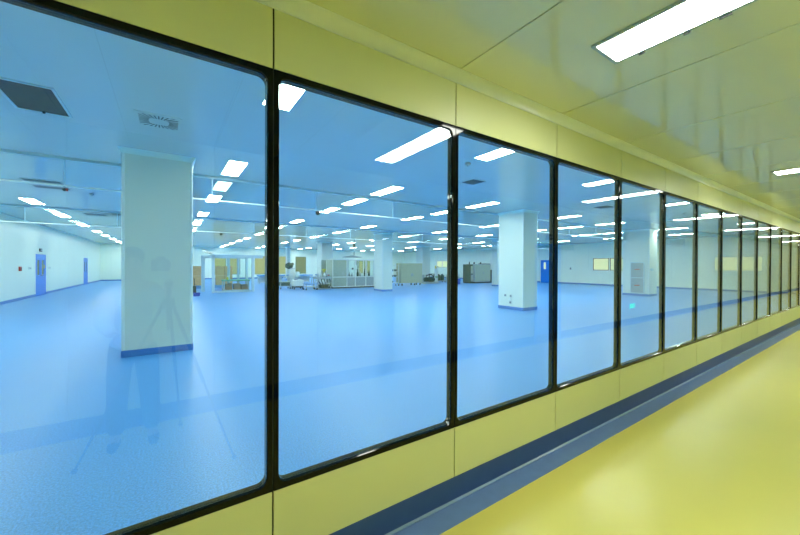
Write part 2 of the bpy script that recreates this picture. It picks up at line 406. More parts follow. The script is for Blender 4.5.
# blue door of the corridor's opposite wall (seen mirrored in the glass)
r = T('door_4', 'blue corridor door mirrored in the window glass', 'door', (6.775, CB, 0), kind='structure')
MB().bx(-0.475, -0.43, -0.06, 0.012, 0, 2.09).bx(0.43, 0.475, -0.06, 0.012, 0, 2.09).bx(-0.43, 0.43, -0.06, 0.012, 2.045, 2.09).build('door_frame', 'bdoor', r, bev=0.004)
L = MB().bx(-0.426, 0.426, -0.05, 0.0, 0.008, 2.04).build('door_leaf', 'bdoor', r)
MB().cyl((0.34, 0, 1.0), (0.34, 0.05, 1.0), 0.012).cyl((0.34, 0.05, 1.0), (0.22, 0.05, 1.0), 0.011).build('handle', 'steel', L)
r = T('door_closer_box', 'small dark box above the blue door, mirrored in the glass', 'box', (6.76, CB, 2.17))
MB().bx(-0.09, 0.09, -0.01, 0.06, 0, 0.12).build('housing', 'dark', r, bev=0.008); MB().cyl((0, 0.06, 0.06), (0, 0.068, 0.06), 0.02).build('lens', 'grey', r)
r = T('exit_sign', 'low green exit light mirrored in the glass in front of a pillar', 'sign', (10.75, CB, 0.43))
MB().bx(-0.17, 0.17, 0.0, 0.025, 0, 0.16).build('housing', 'alu', r, bev=0.006); MB().bx(-0.155, 0.155, 0.025, 0.028, 0.015, 0.145).build('light_face', 'exit', r)

# ------------------------------------------------------------------ columns
ncol = [0]
def column(x0, x1, y0, y1, label):
    ncol[0] += 1
    r = T('column', label, 'column', ((x0+x1)/2, (y0+y1)/2, 0), kind='structure'); a, b = (x1-x0)/2, (y1-y0)/2
    c = 0.03
    MB().bx(-a+0.002, a-0.002, -b+0.002, b-0.002, 0, HR).build('column_panels', 'colm', r)
    m = MB()
    for sx in (-1, 1):
        for sy in (-1, 1):
            m.bx(*sorted((sx*(a-0.045), sx*(a+0.006))), *sorted((sy*(b-0.045), sy*(b+0.006))), 0.12, HR-0.06)
    m.build('corner_profile', 'corner', r, bev=0.02, seg=4)
    MB().bx(-a-0.012, a+0.012, -b-0.012, b+0.012, 0, 0.115).build('skirting', 'bskirt', r, bev=0.008)
    q = lambda e, z: [(-a-e, -b-e, z), (a+e, -b-e, z), (a+e, b+e, z), (-a-e, b+e, z)]
    MB().loft([q(-0.01, HR-0.09), q(0.008, HR-0.09), q(0.016, HR-0.06), q(0.035, HR-0.025), q(0.055, HR), q(-0.01, HR)], close=True).build('cornice', 'trim', r)
    return r
column(-0.67, 0.38, 7.60, 8.72, 'broad white pillar nearest the glass, behind the first pane')
c2 = column(10.5, 11.33, 7.70, 8.80, 'white pillar with wall sockets, behind the third pane')
c5 = column(21.42, 22.4, 7.80, 9.10, 'white pillar with a grey panel box, behind the fifth pane')
column(11.0, 12.04 - 0.32, 18.24, 19.28, 'white pillar standing before the long white machine')
column(21.6, 22.5, 18.24, 18.78, 'white pillar just behind the one with sockets')
column(-0.6, 0.4, 18.24, 19.3, 'white pillar hidden behind the broad nearest one')
column(11.0, 12.0, 28.4, 29.5, 'distant white pillar behind the filling machine')
column(22.0, 23.05, 28.4, 29.5, 'distant white pillar behind the dark pump skid')
column(10.95, 11.32, 38.9, 39.3, 'thin farthest pillar beside the yellow window')
# things fixed to the columns
for i, (y, z, lab) in enumerate(((8.47, 0.47, 'upper, nearer the pillar edge'), (8.22, 0.46, 'upper, toward the bright corner'), (8.27, 0.34, 'middle and brightest'), (8.24, 0.22, 'lowest'))):
    r = T('wall_socket', 'small white socket plate low on the pillar, %s' % lab, 'socket', (10.494, y, z), 'sockets on the pillar')
    MB().bx(-0.016, 0, -0.045, 0.045, 0, 0.09).build('plate', 'white' if i == 2 else 'grey', r, bev=0.004)
    MB().bx(-0.018, -0.016, -0.018, 0.018, 0.03, 0.06).build('insert', 'dark' if i != 2 else 'trim', r)
r = T('panel_box', 'tall grey electrical panel with red tags on the pillar side', 'electrical panel', (21.414, 8.36, 0.13))
MB().bx(-0.04, 0, -0.34, 0.34, 0, 1.72).build('frame', 'ventframe', r, bev=0.006)
MB().bx(-0.05, -0.04, -0.30, 0.30, 0.05, 0.84).build('door', 'grey', r, bev=0.004); MB().bx(-0.05, -0.04, -0.30, 0.30, 0.88, 1.67).build('door', 'grey', r, bev=0.004)
MB().bx(-0.053, -0.05, -0.12, 0.12, 0.42, 0.47).build('red_tag', 'red', r); MB().bx(-0.053, -0.05, -0.12, 0.12, 1.30, 1.35).build('red_tag', 'red', r)
r = T('wall_sign', 'small cyan sign on the corridor-facing side of the pillar', 'sign', (21.70, 7.788, 1.40))
MB().bx(-0.17, 0.17, -0.012, 0, 0, 0.09).build('plate', 'cyan', r, bev=0.003); MB().bx(-0.13, 0.13, -0.014, -0.012, 0.03, 0.06).build('stripe', 'white', r)

# ------------------------------------------------------------------ clean room ceiling fittings
def ceil_light(w, l, h, m, name, label, group, z):
    r = T(name, label, 'light', (0, 0, z), group)
    f = 0.022; a, b = w/2, l/2
    MB().bx(-a, -a+f, -b, b, -h, 0).bx(a-f, a, -b, b, -h, 0).bx(-a+f, a-f, -b, -b+f, -h, 0).bx(-a+f, a-f, b-f, b, -h, 0).build('frame', 'lframe', r, bev=0.002)
    MB().bx(-a+f, a-f, -b+f, b-f, -h+0.002, -0.0005).build('diffuser', m, r)
    return r
YS = [3.93, 7.95, 9.88, 11.9, 15.78, 19.55, 23.7, 27.9, 31.3, 35.2, 39.1, 42.3]  # three farthest lights of each row are added to brighten the far wall
ROWS = [(-3.63, 'in the row along the blue-door wall'), (1.14, 'in the first row past the near pillar'), (4.90, 'in the second row past the near pillar'), (8.64, 'in the third row past the near pillar'),
        (13.55, 'in the fourth row past the near pillar'), (17.35, 'in the fifth row past the near pillar'), (22.3, 'in the sixth row past the near pillar'), (26.5, 'in the seventh row past the near pillar')]
proto = dim = None
GR = 'recessed lights of the clean room ceiling'
for x, txt in ROWS:
    for j, y in enumerate(YS):
        if x == 22.3 and y in (7.95, 19.55): y += 1.3 if y > 10 else -0.9   # pillar heads in the way
        if x == 22.3 and y > 27 and y < 29: y += 2.0
        lab = 'white ceiling light, %s from the glass %s' % (ORD[j+1], txt)
        if x == 1.14 and j == 2:
            o = ceil_light(0.37, 1.27, 0.007, 'lampd', 'ceiling_light', 'dimmer bluish ceiling light, third from the glass in the first row past the near pillar', GR, HR)
            o.location = (x, y, HR)
        elif proto is None:
            proto = ceil_light(0.37, 1.27, 0.007, 'lampr', 'ceiling_light', lab, GR, HR); proto.location = (x, y, HR)
        else: dup(proto, (x, y, HR), lab)
# return-air hatch, radial diffuser, dark slot diffusers
r = T('return_air_grille', 'dark rectangular return grille in the ceiling near the broad pillar', 'grille', (-1.36, 5.97, HR))
MB().bx(-0.27, 0.27, -0.47, -0.44, -0.014, 0).bx(-0.27, 0.27, 0.44, 0.47, -0.014, 0).bx(-0.27, -0.24, -0.44, 0.44, -0.014, 0).bx(0.24, 0.27, -0.44, 0.44, -0.014, 0).build('frame', 'ventframe', r, bev=0.003)
m = MB()
for i in range(22): m.bx(-0.24, 0.24, -0.44+i*0.04, -0.44+i*0.04+0.034, -0.010, -0.002)
m.build('louvres', 'vent', r); MB().bx(-0.24, 0.24, -0.44, 0.44, -0.0018, 0).build('back_plate', 'black', r)
MB().bx(-0.012, 0.012, 0.40, 0.43, -0.035, -0.010).build('latch', 'black', r)
r = T('ceiling_diffuser', 'square white swirl diffuser with radial slots, in front of the broad pillar', 'vent', (-0.11, 5.92, HR))
MB().bx(-0.27, 0.27, -0.27, 0.27, -0.012, 0).build('plate', 'rceil', r, bev=0.003)
m = MB()
for i in range(28):
    a = 2*PI*i/28; c, s_ = math.cos(a), math.sin(a); k_ = 1/max(abs(c), abs(s_)); r0, r1 = 0.12*k_**0.5, 0.225*min(k_, 1.28)
    t = Vector((-s_, c, 0))*0.008
    P = [Vector((c*r0, s_*r0, -0.0125)), Vector((c*r1, s_*r1, -0.0125))]
    vs = [m.b.verts.new(p + t*q + Vector((0, 0, dz))) for dz in (0, -0.002) for p, q in ((P[0], 1), (P[1], 1), (P[1], -1), (P[0], -1))]
    for f in ((0,1,2,3), (7,6,5,4), (0,4,5,1), (1,5,6,2), (2,6,7,3), (3,7,4,0)): m.b.faces.new([vs[i_] for i_ in f])
m.build('slots', 'vent', r)
def slot_diff(x, y, w, l, label, ys):
    r = T('slot_diffuser', label, 'vent', (x, y, HR), 'dark slot diffusers in the clean room ceiling')
    MB().bx(-w/2, w/2, -l/2, l/2, -0.012, 0).build('plate', 'rceil', r, bev=0.002)
    for a, b in ys: MB().bx(-w/2+0.02, w/2-0.02, a, b, -0.015, -0.012).build('slot', 'vent', r)
    return r
slot_diff(-2.53, 12.22, 0.70, 1.30, 'ceiling diffuser with two dark slots beyond the return grille', ((-0.62, -0.36), (0.22, 0.52)))
slot_diff(-2.43, 18.4, 0.70, 0.8, 'ceiling diffuser with dark slots farther along, behind the first glass barrier', ((-0.36, 0.02), (0.1, 0.34)))
slot_diff(-1.6, 17.9, 0.62, 0.6, 'ceiling diffuser with dark slots close beside the broad pillar edge', ((-0.26, -0.02), (0.06, 0.26)))
slot_diff(6.06, 5.86, 0.42, 0.42, 'small dark ceiling diffuser behind the third pane', ((-0.19, 0.19),))
slot_diff(12.25, 5.8, 0.5, 0.5, 'small dark ceiling diffuser behind the fourth pane', ((-0.22, 0.22),))
slot_diff(18.4, 5.8, 0.45, 0.45, 'small dark ceiling diffuser behind the sixth pane', ((-0.2, 0.2),))
def detector(x, y, z, label, drop=0.0):
    r = T('smoke_detector', label, 'smoke detector', (x, y, z))
    MB().lathe((0, 0, 0), [(0.055, 0), (0.055, -0.015), (0.045, -0.045), (0.02, -0.055)]).build('housing', 'grey', r)
    MB().lathe((0, 0, -0.054), [(0.012, 0), (0.010, -0.010)], 10).build('sensor_tip', 'dark', r)
detector(-1.82, 13.1, HR, 'round smoke detector on the ceiling past the slotted diffuser')
detector(4.88, 4.86, HR, 'round smoke detector on the ceiling at the third pane')
detector(16.1, 4.75, HR, 'round smoke detector on the ceiling at the sixth pane')
# glass smoke barriers hanging from the ceiling
def barrier(y, zb, x0, x1, label, joints):
    r = T('smoke_barrier', label, 'smoke barrier', ((x0+x1)/2, y, HR)); c = (x0+x1)/2
    MB().bx(x0-c, x1-c, -0.03, 0.03, -0.05, 0).build('top_track', 'ventframe', r, bev=0.006)
    xs = [x0] + [j for j in joints if x0 < j < x1] + [x1]
    for a, b in zip(xs, xs[1:]):
        MB().bx(a-c+0.008, b-c-0.008, -0.004, 0.004, zb-HR+0.02, -0.05).build('glass_panel', 'bglass', r)
    for j in xs[1:-1]: MB().bx(j-c-0.008, j-c+0.008, -0.012, 0.012, zb-HR+0.02, -0.05).build('joint_bar', 'ventframe', r)
    MB().bx(x0-c, x1-c, -0.018, 0.018, zb-HR-0.014, zb-HR+0.014).build('bottom_rail', 'white', r, bev=0.005)
js = [-1.63 + 2.46*i for i in range(-1, 14)]
barrier(8.93, 3.09, RL, RR, 'hanging glass smoke barrier with white rail, just behind the broad pillar', js)
barrier(17.0, 3.05, RL, RR, 'hanging glass smoke barrier with white rail, deeper in the room', js)
for x, y, z, lab, m in ((-1.63, 8.93, 3.08, 'small red-black sensor under the barrier rail beyond the broad pillar', 'red'), (3.34, 8.93, 3.08, 'small dark sensor under the barrier rail behind the second pane', 'dark'), (1.93, 17.0, 3.03, 'round black sensor hanging under the far barrier rail', 'dark')):
    r = T('rail_sensor', lab, 'sensor', (x, y, z))
    MB().cyl((0, 0, 0), (0, 0, -0.03), 0.02).build('stem', 'grey', r); MB().ball((0, 0, -0.06), 0.03 if m == 'red' else 0.06).build('body', 'dark', r)
    if m == 'red': MB().bx(0.02, 0.05, -0.02, 0.02, -0.085, -0.035).build('red_tab', 'red', r)

# ------------------------------------------------------------------ small wall fittings
r = T('exit_lamp_box', 'small dark box above the nearer blue double door', 'box', (RL, 25.1, 2.26)); MB().bx(-0.01, 0.05, -0.16, 0.16, 0, 0.16).build('housing', 'dark', r, bev=0.01); MB().bx(0.05, 0.055, -0.12, 0.12, 0.04, 0.12).build('face', 'grey', r)
r = T('fire_alarm', 'small red fire alarm button beside the blue double door', 'alarm', (RL, 22.15, 1.30)); MB().bx(-0.01, 0.05, -0.12, 0.12, 0, 0.2).build('housing', 'red', r, bev=0.012); MB().cyl((0.05, 0, 0.1), (0.06, 0, 0.1), 0.05).build('button', 'dark', r)
for y, l in ((23.5, 'small white switch plate between red alarm and double door'), (26.75, 'small white switch plate just past the nearer double door')):
    r = T('switch_plate', l, 'switch', (RL, y, 1.35)); MB().bx(0, 0.03, -0.15, 0.15, 0, 0.12).build('plate', 'white', r, bev=0.006); MB().bx(0.03, 0.04, -0.05, 0.05, 0.03, 0.09).build('rocker', 'grey', r)
r = T('switch_plate', 'small dark switch on the side wall between blue door and bright windows', 'switch', (RR, 17.3, 1.3)); MB().bx(-0.03, 0, -0.07, 0.07, 0, 0.2).build('plate', 'grey', r, bev=0.006); MB().bx(-0.04, -0.03, -0.03, 0.03, 0.06, 0.14).build('rocker', 'dark', r)

# ------------------------------------------------------------------ corridor ceiling lamps
pc = None
cl = {0: 'corridor ceiling light cut by the top of the photo, with clips along its frame', 1: 'second corridor ceiling light, at the picture edge', 2: 'corridor ceiling light mirrored in the glass, third along', 3: 'corridor ceiling light mirrored in the glass, fourth along', -1: 'corridor ceiling light behind the camera, over the cropped pane', -2: 'corridor ceiling light at the corridor start'}
for i in range(-2, 9):
    x = 2.24 + 4.8*i; lab = cl.get(i, 'corridor ceiling light, %s along the corridor' % ORD[max(i, 0)+1])
    if pc is None:
        pc = ceil_light(0.30, 1.30, 0.014, 'lampc', 'ceiling_light', lab, 'corridor ceiling lights', HC); pc.location = (x, 0.42, HC)
        for yy, ln_ in ((0.50, 0.03), (0.28, 0.03), (0.12, 0.05), (-0.1, 0.16), (-0.42, 0.03)):
            MB().bx(0.150, 0.158, yy-ln_/2, yy+ln_/2, -0.022, -0.002).build('clip', 'dark' if ln_ < 0.1 else 'lframe', pc)
    else: dup(pc, (x, 0.42, HC), lab)

# ------------------------------------------------------------------ machinery at the far side
def wheel(r, x, y, rad=0.06, m='dark'):
    w = MB().cyl((x-0.02, y, rad), (x+0.02, y, rad), rad, 14).build('wheel', m, r)
    MB().bx(x-0.026, x+0.026, y-0.012, y+0.012, rad, rad*2.1).build('fork', 'steel', w)
def frame_box(w, d, z0, z1, t, mids=()):
    m = MB()
    for x in (-w/2, w/2-t):
        for y in (-d/2, d/2-t): m.bx(x, x+t, y, y+t, z0, z1)
    for z in (z0, z1-t) + tuple(mids):
        for y in (-d/2, d/2-t): m.bx(-w/2+t, w/2-t, y, y+t, z, z+t)
        for x in (-w/2, w/2-t): m.bx(x, x+t, -d/2+t, d/2-t, z, z+t)
    return m
# soft-wall booth
r = T('clean_booth', 'pale framed booth with clear walls beside the broad pillar', 'booth', (3.1, 23.0, 0))
for x, y in ((-1.0, -1.0), (1.1, -1.0), (-1.38, 0.4), (1.1, 1.0), (-1.38, 1.0), (0.05, 1.0), (0.6, 1.0)):
    MB().bx(x-0.07, x+0.07, y-0.07, y+0.07, 0.02, 2.12).build('post', 'ventframe', r, bev=0.01)
    
MB().bx(-1.1, 1.65, -1.07, -0.93, 2.02, 2.2).build('top_beam', 'ventframe', r, bev=0.01)
MB().bx(-1.45, 1.2, 0.93, 1.07, 2.02, 2.2).build('top_beam', 'ventframe', r, bev=0.01)
m = MB(); m.tube([(-1.38, 0.4, 2.45), (-1.0, -1.0, 2.2)], 0.05); m.build('side_beam', 'white', r)
MB().bx(1.03, 1.17, -0.93, 0.93, 2.05, 2.18).build('side_beam', 'ventframe', r)
for a, b in ((-0.92, 0.05), (0.07, 1.02)): MB().bx(a, b, -1.005, -0.995, 0.35, 2.02).build('clear_wall', 'bglass', r)
MB().bx(-0.9, 1.0, -1.03, -0.97, 0.02, 0.12).build('bottom_rail', 'ventframe', r)
r = T('packing_table', 'green-topped packing table inside the pale booth', 'table', (3.45, 23.5, 0))
MB().bx(-0.72, 0.78, -0.5, 0.5, 0.62, 0.70).build('table_top', 'green', r, bev=0.01)
for x in (-0.66, 0.7):
    for y in (-0.44, 0.44): MB().bx(x-0.03, x+0.03, y-0.03, y+0.03, 0.0, 0.62).build('leg', 'steel', r)
MB().bx(-0.66, 0.7, -0.42, 0.42, 0.06, 0.10).build('shelf', 'steel', r)
for i, (x, h, l) in enumerate(((-0.38, 0.36, 'brown carton under the packing table, nearest the booth post'), (0.08, 0.36, 'brown carton under the packing table, in the middle'), (0.5, 0.30, 'brown carton under the packing table, farthest along'))):
    b = T('carton', l, 'carton', (3.45+x, 23.4, 0.10), 'cartons under the packing table')
    MB().bx(-0.18, 0.18, -0.2, 0.2, 0, h).build('box', 'brown', b, bev=0.005); MB().bx(-0.182, 0.182, -0.03, 0.03, h-0.05, h+0.003).build('tape', 'tape', b)
r = T('spray_bottle', 'small yellow bottle on the green packing table', 'bottle', (3.0, 23.4, 0.70)); MB().lathe((0, 0, 0), [(0.06, 0), (0.065, 0.1), (0.03, 0.15), (0.025, 0.18)]).build('body', 'yellow', r); MB().cyl((0, 0, 0.18), (0, 0, 0.22), 0.03).build('cap', 'white', r)
def carton(x, y, z, w, d, h, l, g):
    b = T('cardboard_box', l, 'box', (x, y, z), g)
    MB().bx(-w/2, w/2, -d/2, d/2, 0, h).build('box', 'card', b, bev=0.01); MB().bx(-w/2-0.002, w/2+0.002, -0.04, 0.04, h*0.75, h+0.003).build('tape', 'tape', b)
for i, x in enumerate((2.98, 3.5)):
    for j in range(2): carton(x+1.0*0.0, 27.0, 0.22+j*0.66, 0.5, 0.6, 0.64, 'tan cardboard box behind the booth, %s of the %s stack' % (('bottom', 'top')[j], ('first', 'second')[i]), 'cardboard boxes by the booth')
for j in range(2): carton(1.55, 27.0, 0.22+j*0.66, 0.72, 0.6, 0.64, 'tan cardboard box close beside the broad pillar, %s one' % ('bottom', 'top')[j], 'cardboard boxes by the booth')
for x, w, l in ((3.24, 1.15, 'low pallet under the four tan boxes'), (1.55, 0.85, 'low pallet under the two tan boxes by the pillar')):
    b = T('pallet', l, 'pallet', (x, 27.0, 0))
    for q in (-0.3, 0, 0.3): MB().bx(-w/2, w/2, q-0.05, q+0.05, 0, 0.17).build('bearer', 'lblue', b)
    MB().bx(-w/2, w/2, -0.4, 0.4, 0.17, 0.22).build('deck', 'lblue', b)
def bin_(x, y, w, h, l):
    b = T('plastic_crate', l, 'crate', (x, y, 0)); m = MB()
    q = lambda s_, z: [(-w/2*s_, -w/2*s_, z), (w/2*s_, -w/2*s_, z), (w/2*s_, w/2*s_, z), (-w/2*s_, w/2*s_, z)]
    m.loft([q(0.9, 0.0), q(1, h), q(0.94, h), q(0.85, 0.02)]); m.b.verts.ensure_lookup_table()
    m.b.faces.new(m.b.verts[0:4]); m.b.faces.new(m.b.verts[12:16]); m.build('body', 'blue', b)
    MB().bx(-w/2-0.01, w/2+0.01, -w/2-0.01, -w/2+0.02, h-0.04, h).build('rim', 'blue', b)
bin_(1.2, 20.5, 0.30, 0.17, 'dark blue low crate on the floor right beside the broad pillar')
bin_(21.2, 22.3, 0.36, 0.46, 'blue bin on the floor at the edge of the third pane')
r = T('floor_cleaner', 'black upright cleaning machine beside the broad pillar', 'machine', (1.02, 21.3, 0))
MB().bx(-0.2, 0.2, -0.25, 0.25, 0.08, 0.5).build('body', 'dark', r, bev=0.05, seg=3); MB().tube([(-0.15, 0.2, 0.45), (-0.15, 0.35, 0.85), (0.15, 0.35, 0.85), (0.15, 0.2, 0.45)], 0.02).build('handle', 'dark', r)
for x in (-0.16, 0.16): wheel(r, x, -0.1, 0.06)
# carts and mixers
def cart(x, y, w, d, h, m_top, l, body=None):
    r = T('trolley', l, 'trolley', (x, y, 0))
    MB().bx(-w/2, w/2, -d/2, d/2, h-0.04, h).build('tray', m_top, r, bev=0.01)
    MB().bx(-w/2+0.04, w/2-0.04, -d/2+0.04, d/2-0.04, 0.2, 0.23).build('shelf', 'steel', r)
    for sx in (-1, 1):
        for sy in (-1, 1):
            MB().cyl((sx*(w/2-0.05), sy*(d/2-0.05), 0.12), (sx*(w/2-0.05), sy*(d/2-0.05), h-0.04), 0.02).build('leg', 'steel', r); wheel(r, sx*(w/2-0.05), sy*(d/2-0.05), 0.065)
    if body: MB().bx(-w/2+0.05, w/2-0.05, -d/2+0.05, d/2-0.05, 0.23, h-0.04).build('cabinet', body, r, bev=0.01)
    MB().tube([(w/2-0.05, -d/2+0.06, h), (w/2+0.06, -d/2+0.06, h+0.2), (w/2+0.06, d/2-0.06, h+0.2), (w/2-0.05, d/2-0.06, h)], 0.015).build('push_bar', 'steel', r)
    return r
cart(7.70, 21.9, 0.82, 0.6, 0.42, 'lblue', 'low trolley with blue top in front of the pillar and filling machine')
cart(6.5, 23.6, 0.72, 0.6, 0.5, 'sage', 'low dark trolley near the window frame, left of the white tank'.replace('left of', 'before'), 'dgreen')
r = T('white_tank', 'white wheeled tank in front of the dull olive far window', 'tank', (7.2, 23.0, 0))
MB().bx(-0.34, 0.34, -0.3, 0.3, 0.2, 0.62).build('body', 'white', r, bev=0.05, seg=3); MB().bx(-0.3, 0.3, -0.25, 0.25, 0.12, 0.2).build('chassis', 'dark', r)
MB().cyl((-0.1, 0, 0.62), (-0.1, 0, 0.70), 0.12, 18).build('filler_cap', 'grey', r)
for x in (-0.28, 0.28):
    for y in (-0.22, 0.22): wheel(r, x, y, 0.08)
r = T('mixer', 'pale mixing machine with a dark green motor head', 'mixer', (7.3, 24.6, 0))
MB().lathe((0, 0, 0), [(0.17, 0.25), (0.21, 0.35), (0.21, 1.2), (0.16, 1.34)]).build('vessel', 'white', r); MB().cyl((0, 0, 1.34), (0, 0, 1.42), 0.2).build('lid', 'steel', r)
mm = MB(); mm.ball((-0.2, 0, 1.56), 0.23, 1.25, 1, 1); mm.cyl((-0.2, 0, 1.42), (-0.2, 0, 1.8), 0.07); mm.cyl((-0.42, 0, 1.62), (0.1, 0, 1.7), 0.09); mm.build('motor_head', 'dgreen', r)
for a in range(3): MB().cyl((0.22*math.cos(a*2.1), 0.22*math.sin(a*2.1), 0), (0.22*math.cos(a*2.1), 0.22*math.sin(a*2.1), 0.3), 0.03).build('leg', 'steel', r)
MB().bx(0.28, 0.5, -0.15, 0.15, 0.7, 1.15).build('control_box', 'white', r, bev=0.01); MB().tube([(0.3, 0, 0.4), (0.45, 0, 0.35), (0.45, 0, 0.72)], 0.025).build('pipe', 'steel', r)
for i, x in enumerate((7.4, 9.9, 12.6)):
    r = T('workbench', 'long blue-topped workbench along the far side, %s of three' % ('first', 'second', 'third')[i], 'workbench', (x, 31.0, 0), 'blue-topped workbenches')
    MB().bx(-1.1, 1.1, -0.4, 0.4, 0.66, 0.76).build('bench_top', 'lblue', r, bev=0.01)
    for sx in (-1, 1):
        for sy in (-1, 1): MB().bx(sx*1.0-0.03, sx*1.0+0.03, sy*0.34-0.03, sy*0.34+0.03, 0, 0.66).build('leg', 'alu', r)
    MB().bx(-0.97, 0.97, 0.32, 0.35, 0.1, 0.66).build('back_panel', 'white', r)
# filling machine
r = T('filling_machine', 'cluttered filling machine with yellow hopper before the white machine', 'machine', (8.7, 22.4, 0))
frame_box(0.95, 0.9, 0.0, 0.75, 0.05, (0.35,)).build('frame', 'steel', r)
MB().bx(-0.5, 0.5, -0.48, 0.48, 0.75, 0.80).build('table_top', 'steel', r)
for x, h, rad in ((-0.32, 0.30, 0.07), (-0.12, 0.36, 0.06), (0.12, 0.28, 0.08)): MB().lathe((x, -0.1, 0.8), [(rad, 0), (rad, h*0.6), (rad*0.3, h), (rad*0.3, h+0.05)]).build('cylinder', 'alu', r)
MB().lathe((0.05, -0.2, 1.12), [(0.03, 0), (0.05, 0.05), (0.14, 0.2), (0.14, 0.24)]).build('hopper', 'yellow', r)
MB().bx(0.2, 0.46, -0.25, 0.05, 0.8, 1.05).build('control_box', 'grey', r, bev=0.01); MB().bx(0.3, 0.42, -0.262, -0.25, 0.9, 0.97).build('red_key', 'red', r)
mm = MB()
for k in range(5): mm.tube([(-0.4+0.2*k, -0.3, 0.78), (-0.42+0.2*k, -0.5, 0.55), (-0.25+0.17*k, -0.45, 0.25), (-0.1+0.1*k, -0.3, 0.08)], 0.028)
mm.build('hoses', 'dgreen', r); MB().bx(-0.2, 0.35, -0.3, 0.3, 0.08, 0.3).build('motor', 'dgreen', r, bev=0.03)
r = T('screen_panel', 'pale upright screen panel behind the filling machine', 'panel', (9.75, 24.2, 0)); MB().bx(-0.42, 0.42, -0.02, 0.02, 0.55, 2.0).build('panel', 'sage', r); MB().bx(-0.47, -0.42, -0.03, 0.03, 0, 2.03).bx(0.42, 0.47, -0.03, 0.03, 0, 2.03).bx(-0.42, 0.42, -0.03, 0.03, 2.0, 2.04).build('frame', 'white', r)
for x in (-0.445, 0.445): MB().bx(x-0.03, x+0.03, -0.3, 0.3, 0, 0.05).build('foot', 'steel', r)
# long enclosure machine
r = T('enclosed_machine', 'long white-framed production machine with glazed upper bays behind a pillar', 'machine', (11.4, 22.95, 0))
W_ = 3.9; x0 = -W_/2
MB().bx(x0+0.05, W_/2-0.05, -0.55, 0.55, 0.0, 0.08).build('plinth', 'dark', r)
xs = [x0, x0+1.08, x0+1.74, x0+2.6, x0+3.3, W_/2]
for x in xs:
    for y in (-0.6, 0.54): MB().bx(x-0.035 if x > x0 else x, x+0.035 if x < W_/2 else x, y, y+0.06, 0.08, 2.0).build('post', 'white', r)
MB().bx(x0, W_/2, -0.6, 0.6, 2.0, 2.06).build('roof', 'white', r, bev=0.01)
MB().bx(x0, W_/2, -0.6, -0.54, 0.08, 0.14).bx(x0, W_/2, -0.6, -0.54, 0.76, 0.82).build('rail', 'white', r)
MB().bx(x0+0.04, xs[1]-0.04, -0.585, -0.56, 0.15, 1.98).build('door_panel', 'sage', r, bev=0.004)
MB().bx(x0-0.0, x0+0.03, -0.53, 0.53, 0.15, 1.98).build('side_panel', 'sage', r)
for a, b in zip(xs[1:], xs[2:]):
    MB().bx(a+0.04, b-0.04, -0.585, -0.56, 0.15, 0.75).build('lower_panel', 'grey', r, bev=0.004); MB().bx(a+0.04, b-0.04, -0.58, -0.57, 0.83, 1.98).build('glass_door', 'bglass', r)
MB().bx(xs[1], W_/2, -0.52, 0.5, 0.74, 0.80).build('deck', 'steel', r)
for x, h in ((-0.7, 0.18), (-0.5, 0.26), (-0.3, 0.2), (0.15, 0.45), (0.35, 0.3), (0.75, 0.5), (1.1, 0.35)):
    MB().lathe((x, -0.25, 0.8), [(0.07, 0), (0.08, h*0.5), (0.03, h), (0.02, h+0.1)]).build('nozzle', 'dgreen' if h > 0.3 else 'steel', r)
MB().tube([(0.15, -0.1, 1.25), (0.3, -0.1, 1.5), (0.3, 0.2, 1.7), (0.3, 0.3, 2.0)], 0.04).build('pipe', 'steel', r)
MB().cyl((-0.42, -0.56, 1.38), (-0.42, -0.62, 1.38), 0.06).build('gauge', 'dark', r); MB().bx(-1.2, -1.16, -0.60, -0.585, 0.95, 1.15).build('handle', 'steel', r)
r = T('exhaust_hood', 'flat round exhaust hood hanging on a rod over the long machine', 'hood', (11.55, 23.6, 2.22))
MB().lathe((0, 0, 0), [(0.72, 0), (0.74, 0.03), (0.3, 0.1), (0.08, 0.18)], 28).build('canopy', 'grey', r); MB().cyl((0.15, 0, 0.12), (0.15, 0, HR-2.22), 0.035).build('rod', 'grey', r); MB().lathe((0.15, 0, HR-2.22-0.03), [(0.10, 0), (0.10, 0.03)]).build('ceiling_plate', 'grey', r)
MB().bx(0.08, 0.22, -0.05, 0.05, 0.75, 1.05).build('junction_box', 'dark', r)
# rack
r = T('wire_rack', 'thin white wire rack with hoses between pillar and beige cabinet', 'rack', (14.85, 22.9, 0))
for sx in (-0.33, 0.33):
    for sy in (-0.2, 0.2): MB().cyl((sx, sy, 0.1), (sx, sy, 1.72), 0.018, 8).build('post', 'white', r); wheel(r, sx, sy, 0.05)
for z in (0.25, 0.7, 1.15, 1.6): MB().bx(-0.33, 0.33, -0.2, 0.2, z, z+0.02).build('shelf', 'alu', r)
for k, (x, z) in enumerate(((-0.17, 0.72), (0.15, 0.72), (-0.17, 1.17), (-0.17, 0.27), (0.15, 1.17))):
    b = T('hose_coil', ['coiled dark hose on the second shelf of the wire rack, first', 'coiled dark hose on the second shelf of the wire rack, last', 'coiled dark hose on the third shelf of the wire rack, first', 'coiled dark hose on the lowest shelf of the wire rack', 'coiled dark hose at the end of the third rack shelf'][k], 'hose', (14.85+x, 22.9, z), 'coiled hoses on the rack')
    for q in range(3): MB().tube([(0.1*math.cos(t*PI/8), 0.1*math.sin(t*PI/8), 0.025+0.045*q) for t in range(17)], 0.022).build('coil', 'dgreen', b)
